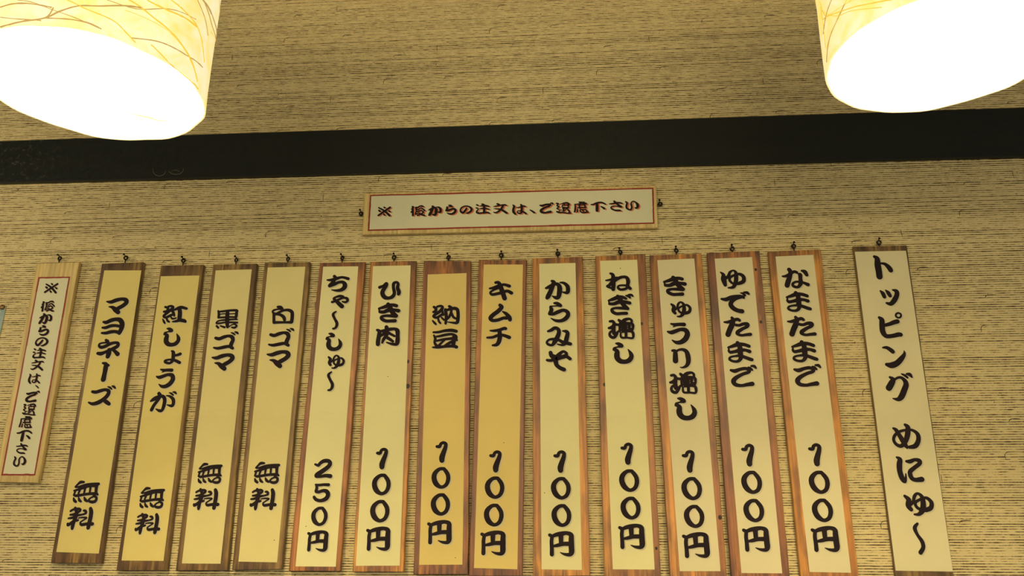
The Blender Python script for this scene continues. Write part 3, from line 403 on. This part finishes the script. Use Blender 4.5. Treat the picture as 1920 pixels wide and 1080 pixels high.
def letter_mesh(chars, y, tilt, horiz, shadow):
    V = []; Fc = []; Mi = []
    passes = [(shadow[0], shadow[1], shadow[2] * 1.12, 1, 0.00012), (0, 0, 1.28 if shadow[2] == 1.0 else 1.13, 0, 0.00028)]
    for dx, dz, wf, mi, lift in passes:
        k = 0
        for c in chars:
            S, ctr, H = glyph(c[0], y)
            if len(c) > 1:
                cc = U(c[1], c[2], y); h = c[3] * px_scale(c[1], c[2], y)
                # px_scale averages both axes; take the vertical one for the height
                h = (U(c[1], c[2] - c[3] / 2, y) - U(c[1], c[2] + c[3] / 2, y)).length
                s = h / H; a = tilt - SRC_TILT.get(c[0], tilt)
            else: cc = ctr; s = 1.0; a = 0.0
            ca, sa = math.cos(-a), math.sin(-a)
            for P in S:
                k += 1; yy = y - lift - 0.00003 * (k % 8) * (mi == 0) - 0.00001 * (k % 8) * (mi == 1)
                Q = catmull([[(p[0] * ca - p[1] * sa) * s + cc.x + dx, (p[0] * sa + p[1] * ca) * s + cc.y + dz, p[2] * s * wf] for p in P], 5)
                b0 = len(V)
                for i, q in enumerate(Q):
                    a0 = Q[max(i - 1, 0)]; a1 = Q[min(i + 1, len(Q) - 1)]
                    t = Vector((a1[0] - a0[0], a1[1] - a0[1])); t = t.normalized() if t.length > 1e-9 else Vector((1, 0))
                    n = Vector((-t.y, t.x)) * max(q[2], 0.0002)
                    yq = yy - 0.0000008 * i; V.append((q[0] + n.x, yq, q[1] + n.y)); V.append((q[0] - n.x, yq, q[1] - n.y))
                for i in range(len(Q) - 1):
                    Fc.append((b0 + 2 * i, b0 + 2 * i + 1, b0 + 2 * i + 3, b0 + 2 * i + 2)); Mi.append(mi)
                for i in list(range(0, len(Q), 5)):
                    q = Q[i]; b1 = len(V); r = max(q[2], 0.0002)
                    for j in range(12):
                        an = 2 * math.pi * j / 12; V.append((q[0] + r * math.cos(an), yy - 0.000012 * (1 + (i // 5) % 2) * (1 if mi == 0 else 0.5), q[1] + r * math.sin(an)))
                    Fc.append(tuple(range(b1, b1 + 12))); Mi.append(mi)
    return V, Fc, Mi

# ------------------------------------------------------------------ the setting: wall, black beam, ceiling
WX0, WX1, CEIL = -2.6, 2.4, 2.62
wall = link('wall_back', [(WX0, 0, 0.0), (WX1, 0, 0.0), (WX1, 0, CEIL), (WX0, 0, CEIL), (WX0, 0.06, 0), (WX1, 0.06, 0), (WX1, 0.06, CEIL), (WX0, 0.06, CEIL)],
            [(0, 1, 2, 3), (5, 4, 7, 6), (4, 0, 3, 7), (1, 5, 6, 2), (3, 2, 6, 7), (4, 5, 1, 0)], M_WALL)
wall['kind'] = 'structure'
ceil = link('ceiling', [(WX0, -3.0, CEIL), (WX1, -3.0, CEIL), (WX1, 0.06, CEIL), (WX0, 0.06, CEIL), (WX0, -3.0, CEIL + .05), (WX1, -3.0, CEIL + .05), (WX1, .06, CEIL + .05), (WX0, .06, CEIL + .05)],
            [(0, 3, 2, 1), (4, 5, 6, 7), (0, 1, 5, 4), (1, 2, 6, 5), (2, 3, 7, 6), (3, 0, 4, 7)], M_CEIL)
ceil['kind'] = 'structure'

BT = 0.012
zt = [U(0, 264, -BT), U(1920, 201, -BT)]; zb = [U(0, 342, -BT), U(1920, 291.5, -BT)]
def ext(a, b, x): return a.y + (b.y - a.y) * (x - a.x) / (b.x - a.x)
q = [Vector((WX0, ext(*zt, WX0))), Vector((WX1, ext(*zt, WX1))), Vector((WX1, ext(*zb, WX1))), Vector((WX0, ext(*zb, WX0)))]
V, Fc = slab(q, 0.0, -BT, 0.0012)
beam = link('trim_1', V, Fc, M_BEAM); beam['kind'] = 'structure'
def arcpts(cx, cy, rx, ry, a0, a1, n=12):
    out = []
    for i in range(n + 1):
        a = math.radians(a0 + (a1 - a0) * i / n); p = U(cx + rx * math.cos(a), cy - ry * math.sin(a), -BT - 0.0003); out.append((p.x, -BT - 0.0003, p.y))
    return out
M_SCR = plain('scratched_paint', (0.10, 0.085, 0.045), 0.5)
for (cx, cy, rx, ry, a0, a1) in ((299, 319, 12, 11, 165, 345), (330, 318, 14, 9, 200, 370), (329, 324, 8, 5, 20, 160)):
    V, Fc = tube(arcpts(cx, cy, rx, ry, a0, a1), 0.0007, 5); s = link('scratch', V, Fc, M_SCR); s.parent = beam

# the wallpaper's repeating curled creases, ticks and specks, pressed into its surface
V = []; Fc = []
def add(v, f):
    b = len(V); V.extend(v); Fc.extend(tuple(i + b for i in t) for t in f)
P0 = U(643.7, 66); A = U(737.5, 104) - P0; B = U(938.7, 184) - U(938.7, 11)
def rel(px, py): return U(px, py) - P0
small = [rel(500 + x / 4, y / 4) for x, y in ((572, 277), (578, 268), (590, 262), (612, 261), (640, 260))]
bigh = [rel(500 + x / 4, y / 4) for x, y in ((130, 322), (130, 305), (138, 291), (152, 284), (190, 281), (240, 280))]
tick = [rel(500 + x / 4, y / 4) for x, y in ((530, 42), (527, 62), (528, 86))]
dot = rel(500 + 515 / 4, 180 / 4)
def crease(pts, o, r):
    P = [(p.x + o.x, -0.0001, p.y + o.y) for p in pts]
    if all(WX0 < p[0] < WX1 and 0.75 < p[2] < 2.5 for p in P): add(*tube(P, [r * (.6 + .4 * math.sin(3 * i)) if 0 < i < len(P) - 1 else r * .35 for i in range(len(P))], 4))
for i in range(-34, 35):
    for j in range(-14, 15):
        o = P0 + A * i + B * j
        if not (-1.7 < o.x < 1.6 and 0.75 < o.y < 2.5): continue
        crease(small, o, 0.00105)
        p = dot + o; r = 0.0010
        add([(p.x + r * 1.2 * math.cos(k * math.pi / 3), -0.0005, p.y + r * math.sin(k * math.pi / 3)) for k in range(6)] + [(p.x, -0.0009, p.y)], [(k, (k + 1) % 6, 6) for k in range(6)])
        if i % 2 == 0: crease(bigh, o, 0.0009); crease(tick, o, 0.0008)
cr = link('wallpaper_creases', V, Fc, plain('crease_brown', (0.055, 0.030, 0.011), 0.8)); cr.parent = wall; cr['kind'] = 'stuff'

# ------------------------------------------------------------------ signs
WOODS = dict(pale=M_PALEWOOD, brown=M_BROWN, red=M_REDWOOD, orange=M_ORANGE)
PAPERS = dict(green=M_PGREEN, tan=M_PTAN, tan2=paper('greyish_tan_paper', (0.72, 0.63, 0.28)), yellow=M_PYELL, white=M_PWHITE, white2=paper('dull_cream_paper', (0.72, 0.65, 0.38)))
CXPX = 1066
def quad(pts, y, t=None):
    """front quad; the far-side silhouette of a thick board belongs to its back edge"""
    out = []
    for i, (px, py) in enumerate(pts):
        p = U(px, py, y)
        if t is not None:
            right = i in (1, 2)
            if (px < CXPX and right) or (px > CXPX and not right): p.x = U(px, py, -0.005).x
        out.append(p)
    return out
YB = -0.005
SPECKS = {'kimchi': [(944.7, 830)], 'natto': [(853.9, 1046)], 'spicy_miso': [(1021, 924)], 'white_sesame': [(514, 1013)], 'roast_pork': [(573.6, 987)], 'mince': [(727, 706)], 'leek': [(1163, 503)]}
for s in SIGNS: s['specks'] = SPECKS.get(s['key'], []); s['fold'] = 785 if s['key'] in ('mayonnaise', 'ginger') else 772
# tilt of each character's own board, for reuse on another
for s in SIGNS:
    t = s.get('t', 0.009); bq = quad(s['board'], YB - t, t); s['bq'] = bq
    d = (bq[0] + bq[1]) / 2 - (bq[2] + bq[3]) / 2
    if s.get('horiz'):
        d = (bq[1] + bq[2]) / 2 - (bq[0] + bq[3]) / 2; s['tilt'] = -math.atan2(d.y, d.x)
    else: s['tilt'] = math.atan2(d.x, d.y)
    for grp in s['txt']:
        for c in grp:
            if len(c) == 1: SRC_TILT[c[0]] = s['tilt']
def wobble_slab(q, yb, yf, ch, seed, n=26):
    """like slab, the long edges slightly uneven as on hand-cut boards"""
    rnd = random.Random(seed); V = []; Fc = []
    tl, tr, br, bl = q
    rows = []
    for i in range(n + 1):
        f = i / n; l = tl.lerp(bl, f); r = tr.lerp(br, f)
        l = l + Vector((rnd.uniform(-.0003, .0003), 0)); r = r + Vector((rnd.uniform(-.0005, .0005), 0))
        zi = -ch if i == 0 else (ch if i == n else 0)
        rows.append([(l.x, yb, l.y), (l.x, yf + ch, l.y), (l.x + ch, yf, l.y + zi), (r.x - ch, yf, r.y + zi), (r.x, yf + ch, r.y), (r.x, yb, r.y)])
    for r in rows: V.extend(r)
    for i in range(n):
        for k in range(6):
            a = i * 6 + k; b = i * 6 + (k + 1) % 6; Fc.append((a, b, b + 6, a + 6))
    Fc.append((5, 4, 3, 2, 1, 0)); e = n * 6; Fc.append(tuple(e + k for k in range(6)))
    return V, Fc
def folded(q, yb, yf, fy, rise):
    """paper strip with the slight ridge of a cross fold"""
    tl, tr, br, bl = q; V = []; Fc = []
    z = U((s['board'][0][0] + s['board'][1][0]) / 2, fy, yf).y; f0 = (tl.y - z) / (tl.y - bl.y); dd = 0.005 / (tl.y - bl.y)
    rows = [(0, 0), (f0 - dd, 0), (f0, rise), (f0 + dd, 0), (1, 0)]
    for f, h in rows:
        l = tl.lerp(bl, f); r = tr.lerp(br, f); V += [(l.x, yb, l.y), (l.x, yf - h, l.y), (r.x, yf - h, r.y), (r.x, yb, r.y)]
    for i in range(len(rows) - 1):
        for k in range(4): a = i * 4 + k; c_ = i * 4 + (k + 1) % 4; Fc.append((a, c_, c_ + 4, a + 4))
    Fc.append((3, 2, 1, 0)); e = (len(rows) - 1) * 4; Fc.append((e, e + 1, e + 2, e + 3))
    return V, Fc
def strip(a, b, w, y):
    t = (b - a).normalized(); n = Vector((-t.y, t.x)) * w / 2; a = a - t * w / 2; b = b + t * w / 2
    return [((a + n).x, y, (a + n).y), ((b + n).x, y, (b + n).y), ((b - n).x, y, (b - n).y), ((a - n).x, y, (a - n).y)], [(0, 1, 2, 3)]
for si, s in enumerate(SIGNS):
    t = s.get('t', 0.009); yf = YB - t; bq = s['bq']; c = sum(bq, Vector((0, 0))) / 4
    horiz = s.get('horiz')
    base = (c.x, YB, min(p.y for p in bq))
    kind = 'notice_board' if s.get('red') else ('heading_board' if s['key'] == 'topping' else 'menu_board')
    root = thing(kind, s['label'], 'sign', base, None if kind != 'menu_board' else 'menu strips hanging on the wall')
    if horiz:
        V, Fc = slab(bq, YB, yf, 0.0008)
    else: V, Fc = wobble_slab(bq, YB, yf, 0.001, si)
    bd = link('wooden_board', V, Fc, WOODS[s['wood']], root)
    yp = yf - 0.0005; pq = quad(s['pap'], yp)
    if s['key'] in ('cucumber',) or s.get('red'): V, Fc = slab(pq, yf - 0.00005, yp, 0.0)
    else: V, Fc = folded(pq, yf - 0.00005, yp, s['fold'], 0.00045)
    pp = link('paper_label', V, Fc, PAPERS[s['paper']], root)
    names = ['lettering'] if len(s['txt']) == 1 else (['lettering', 'lettering'] if s['key'] == 'topping' else ['item_lettering', 'price_lettering'])
    shadow = (0.0030, -0.0015, 1.0) if horiz else (0.0013, -0.0009, 1.0) if s.get('red') else (0.0020, -0.0018, 1.04)
    groups = s['txt'] if not s.get('red') else [s['txt'][0][1:], s['txt'][0][:1]]
    if s.get('red'): names = ['lettering', 'reference_mark']
    for nm, grp in zip(names, groups):
        V, Fc, Mi = letter_mesh(grp, yp, s['tilt'], horiz, shadow)
        l = link(nm, V, Fc, [M_INK, M_INKOR if horiz else M_INKPK if s.get('red') else M_INKSH], pp, origin=base, fm=Mi)
    if s.get('red'):
        V = []; Fc = []
        for i in range(4):
            a, b = pq[i], pq[(i + 1) % 4]; K = 14; rnd = random.Random(i + si)
            pts = [a.lerp(b, k / K) for k in range(K + 1)]
            n = (b - a).normalized(); n = Vector((-n.y, n.x))
            pts = [p + n * rnd.uniform(-.0003, .0003) if 0 < k < K else p for k, p in enumerate(pts)]
            for k in range(K):
                v, f = strip(pts[k], pts[k + 1], 0.0028 * rnd.uniform(.85, 1.15), yp - 0.0002 - 0.00001 * (k % 2)); add(v, f)
        link('red_border', V, Fc, M_RED, pp, origin=base)
    for (kx, ky, kr) in s.get('knots', []):
        p = U(kx, ky, yf); r = kr * 0.00095
        Vk = [(p.x + r * math.cos(a * math.pi / 5), yf - 0.0001, p.y + 1.25 * r * math.sin(a * math.pi / 5)) for a in range(10)] + [(p.x, yf - 0.0006, p.y)]
        link('knot', Vk, [(k, (k + 1) % 10, 10) for k in range(10)], M_KNOT, bd, origin=base)
    for (kx, ky) in s.get('specks', []):
        p = U(kx, ky, yp); r = 0.0011
        link('speck', [(p.x + r * math.cos(a * math.pi / 3), yp - 0.0001, p.y + r * .7 * math.sin(a * math.pi / 3)) for a in range(6)] + [(p.x, yp - 0.0005, p.y)], [(k, (k + 1) % 6, 6) for k in range(6)], M_KNOT, pp, origin=base)
    # ring at the top (or at each end) and the nail it hangs on
    hooks = [s['hook']] if s['hook'] else [(677, 400), (1238, 382)]
    for hi, (hx, hy) in enumerate(hooks):
        HY = YB - 0.004; p = U(hx, hy + 0.5, HY); rr = 0.0034
        turn = random.uniform(-0.5, 0.5)
        ring = [(p.x + rr * math.cos(a) * math.cos(turn), HY + rr * math.cos(a) * math.sin(turn), p.y + rr * math.sin(a)) for a in [2 * math.pi * k / 16 for k in range(16)]]
        V = []; Fc = []; add(*tube(ring, 0.0015, 6, True))
        if horiz: e = bq[0].lerp(bq[3], .5) if hi == 0 else bq[1].lerp(bq[2], .5); tgt = (e.x, HY, e.y + (p.y - e.y) * .6)
        else: e = bq[0].lerp(bq[1], .5); tgt = (p.x, HY, e.y - 0.001)
        d = Vector((tgt[0] - p.x, 0, tgt[2] - p.y)).normalized() * rr
        add(*tube([(p.x + d.x, HY, p.y + d.z), tgt], 0.0012, 6))
        link('hanging_ring', V, Fc, M_IRON, root)
        dx = random.uniform(-.0015, .0008)
        dz = 0.0030
        nl = Vector((p.x + dx, 0, p.y + dz)); V = []; Fc = []
        add(*tube([(nl.x, 0.004, nl.z - .0015), (nl.x, -0.004, nl.z), (nl.x - .0004, -0.0145, nl.z + .0025)], 0.0009, 6))
        hd = Vector((nl.x - .0004, -0.0145, nl.z + .0025)); add(*tube([hd, hd + Vector((0, -.0010, .0004))], 0.0021, 8))
        who = {'mayonnaise': 'the mayonnaise menu strip', 'ginger': 'the red ginger menu strip', 'black_sesame': 'the black sesame menu strip', 'white_sesame': 'the white sesame menu strip', 'roast_pork': 'the roast pork menu strip', 'mince': 'the minced meat menu strip', 'natto': 'the yellow fermented soybeans menu strip', 'kimchi': 'the yellow kimchi menu strip', 'spicy_miso': 'the spicy miso menu strip', 'leek': 'the extra leek menu strip', 'cucumber': 'the extra cucumber menu strip', 'boiled_egg': 'the boiled egg menu strip', 'raw_egg': 'the raw egg menu strip', 'notice': 'the leftmost pale notice strip', 'topping': 'the wide topping menu heading strip'}.get(s['key'])
        lab = ('small dark nail at the top of ' + who) if who else ('small dark nail at the %s end of the horizontal notice' % ('left' if hi == 0 else 'right'))
        nr = link('nail', V, Fc, M_IRON, None, origin=(nl.x, 0, nl.z)); nr['label'] = lab; nr['category'] = 'nail'; nr['group'] = 'nails holding the signs'

# pale blue sheet pinned at the left
p = U(12, 573, -0.0012)
t = thing('blue_notice_sheet', 'pale blue paper sheet at the far left edge of the wall', 'paper', (p.x - 0.07, 0, p.y - 0.2))
V = []; Fc = []; n = 8
for i in range(n + 1):
    f = i / n
    for j in range(3):
        V.append((p.x - 0.14 + 0.07 * j - 0.003 * f, -0.0012 - 0.006 * f * f * (j / 2), p.y - 0.20 * f))
for i in range(n):
    for j in range(2): a = i * 3 + j; Fc.append((a, a + 1, a + 4, a + 3))
sh = link('sheet', V, Fc, M_BLUE, t, smooth=True); md = sh.modifiers.new('thickness', 'SOLIDIFY'); md.thickness = 0.0003
pc = U(3.6, 575.6, -0.004); V = []; Fc = []
prof = [(0.0, -0.0062), (0.0022, -0.0060), (0.0042, -0.0050), (0.0052, -0.0030), (0.0052, -0.0018), (0.0009, -0.0016), (0.0009, 0.004)]
for r, y in prof:
    for k in range(14): a = 2 * math.pi * k / 14; V.append((pc.x + max(r, .0002) * math.cos(a), y, pc.y + max(r, .0002) * math.sin(a)))
for i in range(len(prof) - 1):
    for k in range(14): Fc.append((i * 14 + k, i * 14 + (k + 1) % 14, (i + 1) * 14 + (k + 1) % 14, (i + 1) * 14 + k))
pin = link('thumbtack', V, Fc, M_BRASS, None, origin=(pc.x, 0, pc.y), smooth=True); pin['label'] = 'round dull brass thumbtack in the corner of the pale blue sheet'; pin['category'] = 'thumbtack'

# ------------------------------------------------------------------ pendant lamps
def pendant(cx, cy, cz, R, label, seed, strands, left):
    rnd = random.Random(seed); H = 0.30
    root = thing('pendant_lamp', label, 'lamp', (cx, cy, cz), 'paper drum pendant lamps')
    nseg, nz = 72, 10; V = []; Fc = []; Mi = []
    ph = [rnd.uniform(0, 6.28) for _ in range(6)]
    def rad(a, f): return R + 0.0006 * math.sin(9 * a + ph[0] + 4 * f) + 0.0005 * math.sin(17 * a + ph[1] - 7 * f) + 0.0004 * math.sin(5 * a + 11 * f + ph[2])
    for side, dr in ((0, 0.0), (1, -0.0022)):
        for i in range(nz + 1):
            f = i / nz
            for k in range(nseg):
                a = 2 * math.pi * k / nseg; r = rad(a, f) + dr
                zr = 0.0008 * math.sin(7 * a + ph[3]) if i == 0 else 0
                V.append((cx + r * math.cos(a), cy + r * math.sin(a), cz + H * f + zr))
    off = (nz + 1) * nseg
    for i in range(nz):
        for k in range(nseg):
            a, b = i * nseg + k, i * nseg + (k + 1) % nseg
            Fc.append((a, b, b + nseg, a + nseg)); Mi.append(0)
            Fc.append((off + a, off + a + nseg, off + b + nseg, off + b)); Mi.append(1)
    for k in range(nseg):
        j = (k + 1) % nseg
        Fc.append((k, off + k, off + j, j)); Mi.append(2)
        e = nz * nseg; Fc.append((e + k, e + j, off + e + j, off + e + k)); Mi.append(2)
    sh = link('shade', V, Fc, [M_SHADE, M_LINER, M_LIP], root, smooth=True, fm=Mi)
    # fibres wound over the paper
    def hit(px, py):
        d = ray(px, py); ox, oy = EYE.x - cx, EYE.y - cy
        A_ = d.x ** 2 + d.y ** 2; B_ = 2 * (ox * d.x + oy * d.y); C_ = ox * ox + oy * oy - R * R
        D_ = B_ * B_ - 4 * A_ * C_
        if D_ < 0: D_ = 0
        k = (-B_ - math.sqrt(D_)) / (2 * A_); p = EYE + d * k
        return math.atan2(p.y - cy, p.x - cx), p.z - cz
    curves = []
    for st, w in strands:
        c = [hit(*q_) for q_ in st]
        for i in range(1, len(c)):
            while c[i][0] - c[i - 1][0] > math.pi: c[i] = (c[i][0] - 2 * math.pi, c[i][1])
            while c[i][0] - c[i - 1][0] < -math.pi: c[i] = (c[i][0] + 2 * math.pi, c[i][1])
        curves.append((c, w))
    for _ in range(34):      # the rest of the shade, above the frame and on the far side
        a0 = rnd.uniform(0.15, 6.1) ; z0 = rnd.uniform(0.10, 0.24); da = rnd.uniform(0.5, 1.4) * rnd.choice((-1, 1)); dz = rnd.uniform(-0.10, 0.10); bow = rnd.uniform(-.04, .04)
        c = [(a0 + da * k / 6, min(H - .004, max(.008, z0 + dz * k / 6 + bow * math.sin(math.pi * k / 6)))) for k in range(7)]
        if any(v[1] < 0.085 for v in c) and any(math.sin(v[0]) < 0.3 for v in c): continue
        curves.append((c, rnd.uniform(.0006, .0011)))
    for c, w in curves:
        S = catmull([list(v) for v in c], 5)
        w *= .72
        P = [(cx + (rad(a, z / H) + w * .35) * math.cos(a), cy + (rad(a, z / H) + w * .35) * math.sin(a), cz + z) for a, z in S if z > 0.0005]
        if len(P) < 3: continue
        Vt, Ft = tube(P, [w * rnd.uniform(.7, 1.2) for _ in P], 5); link('fibre_strand', Vt, Ft, M_STRAND if rnd.random() < .6 else M_STRAND2, root, smooth=True)
    # wire hoops inside both ends, spider, socket, bulb, cord, ceiling rose
    for zz in (0.0035, H - 0.004):
        Vt, Ft = tube([(cx + (R - .0036) * math.cos(a), cy + (R - .0036) * math.sin(a), cz + zz) for a in [2 * math.pi * k / 48 for k in range(48)]], 0.0011, 6, True)
        link('wire_hoop', Vt, Ft, M_LINER if zz < .1 else M_CORD, root, smooth=True)
    for k in range(3):
        a = 2 * math.pi * k / 3 + .4
        Vt, Ft = tube([(cx + .018 * math.cos(a), cy + .018 * math.sin(a), cz + H - .02), (cx + (R - .003) * math.cos(a), cy + (R - .003) * math.sin(a), cz + H - .004)], 0.0014, 6)
        link('spider_arm', Vt, Ft, M_CORD, root)
    def lathe(name, prof, mm, n=20):
        V = [(cx + r * math.cos(2 * math.pi * k / n), cy + r * math.sin(2 * math.pi * k / n), cz + z) for r, z in prof for k in range(n)]
        F2 = [(i * n + k, i * n + (k + 1) % n, (i + 1) * n + (k + 1) % n, (i + 1) * n + k) for i in range(len(prof) - 1) for k in range(n)]
        return link(name, V, F2, mm, root, smooth=True)
    lathe('socket', [(.0005, H + .01), (.014, H + .008), (.019, H - .02), (.019, H - .055), (.0165, H - .062)], M_CORD)
    lathe('bulb', [(.013, H - .058), (.016, H - .075), (.027, H - .105), (.030, H - .125), (.026, H - .146), (.014, H - .158), (.0005, H - .161)], M_BULB)
    Vt, Ft = tube([(cx, cy, cz + H), (cx, cy, CEIL - .02)], 0.003, 8); link('cord', Vt, Ft, M_CORD, root, smooth=True)
    lathe('ceiling_rose', [(.0005, CEIL - cz - .03), (.03, CEIL - cz - .03), (.045, CEIL - cz - .012), (.047, CEIL - cz)], M_CORD)
    ld = bpy.data.lights.new('bulb_light', 'POINT'); ld.energy = BULB_W; ld.color = (1, .80, .48); ld.shadow_soft_size = 0.03
    lo = bpy.data.objects.new('bulb_light', ld); C.objects.link(lo); lo.parent = root; lo.location = (0, 0, H - .19)
    if left:
        # maker's sticker and a torn fold on the far inner side
        def hit2(px, py, dr=0.004):
            d = ray(px, py); ox, oy = EYE.x - cx, EYE.y - cy; rr = R - dr
            A_ = d.x ** 2 + d.y ** 2; B_ = 2 * (ox * d.x + oy * d.y); C_ = ox * ox + oy * oy - rr * rr
            k = (-B_ + math.sqrt(max(0, B_ * B_ - 4 * A_ * C_))) / (2 * A_); return EYE + d * k
        c = [(109, 176), (194, 194), (191, 220), (106, 201)]
        V = []
        for j in range(2):
            for i in range(9):
                f = i / 8; a = (c[0][0] + (c[1][0] - c[0][0]) * f, c[0][1] + (c[1][1] - c[0][1]) * f) if j == 0 else (c[3][0] + (c[2][0] - c[3][0]) * f, c[3][1] + (c[2][1] - c[3][1]) * f)
                V.append(hit2(*a))
        st = link('sticker', V, [(i, i + 1, i + 10, i + 9) for i in range(8)], M_STICKER, root)
        V = []; Fc = []
        r2 = random.Random(3)
        for _ in range(16):
            f, g = r2.uniform(.08, .92), r2.choice((.25, .45, .7)); px = 109 + 84 * f - 3 * g; py = 176 + 18 * f + 25 * g
            b = len(V); V += [hit2(px, py, .0048), hit2(px + 2.2, py + .4, .0048), hit2(px + 2.2, py + 1.5, .0048), hit2(px, py + 1.1, .0048)]; Fc.append((b, b + 1, b + 2, b + 3))
        link('sticker_print', V, Fc, M_DOT, st, origin=root.location)
        pts = [hit2(*q_) for q_ in ((236, 213), (250, 214), (268, 218), (284, 221), (292, 225), (310, 227), (320, 229))]
        Vt, Ft = tube(pts, [.0003, .0008, .0011, .0013, .0010, .0009, .0003], 5); link('paper_tear', Vt, Ft, plain('tear_shadow', (.03, .018, .004), .8), root)
    return root
def zs(pts, ox=0, oy=0, z=3): return [(ox + a / z, oy + b / z) for a, b in pts]
SL = [([(0, 40), (60, 22), (150, 22), (290, 40)], .0012), ([(0, 150), (120, 125), (250, 100), (330, 65), (440, 35), (560, 35), (700, 35), (800, 44)], .0012),
      ([(720, 0), (790, 40), (870, 100), (960, 180), (1040, 280), (1080, 370), (1110, 460)], .0013), ([(250, 100), (400, 110), (500, 130), (570, 165)], .0011),
      ([(380, 0), (480, 50), (580, 90), (650, 130), (700, 180), (760, 240)], .0010), ([(960, 0), (1030, 60), (1100, 140), (1130, 230), (1150, 350)], .0012),
      ([(1110, 0), (1150, 100), (1172, 200)], .0009), ([(740, 215), (880, 230), (1000, 280), (1060, 320), (1142, 380)], .0009),
      ([(830, 0), (950, 60), (1050, 110), (1100, 150)], .0015), ([(1140, 0), (1190, 80)], .0008), ([(0, 95), (110, 110), (230, 115)], .0008),
      ([(600, 0), (760, 50), (950, 50), (1100, 110)], .0007), ([(850, 250), (960, 360), (1050, 430), (1115, 500)], .0010), ([(300, 40), (250, 100), (100, 130), (0, 152)], .0009),
      ([(700, 60), (900, 140), (1050, 290), (1100, 420)], .0006), ([(100, 0), (200, 20), (330, 66), (560, 160)], .0007)]
SR = [([(360, 0), (340, 60), (322, 130), (310, 190)], .0010), ([(430, 20), (400, 90), (365, 180), (345, 250), (328, 350)], .0010), ([(310, 110), (420, 60), (560, 20), (700, 0)], .0009),
      ([(290, 10), (330, 90), (420, 30), (470, 0)], .0007), ([(300, 60), (380, 90), (470, 60), (640, 40)], .0006), ([(440, 0), (400, 80), (390, 110)], .0008), ([(295, 40), (310, 130), (325, 270)], .0009)]
lamps = [
    pendant(-0.5501, -1.45 + 0.7883, 1.20 + 0.5042, 0.125, 'lit paper drum pendant with tangled fibres, hanging at the left above the pale notice', 11, [(zs(a), w) for a, w in SL], True),
    pendant(0.4266, -1.45 + 0.8034, 1.20 + 0.5178, 0.125, 'lit paper drum pendant with few fibres, hanging at the right above the heading strip', 12, [(zs(a, 1440), w) for a, w in SR], False),
]
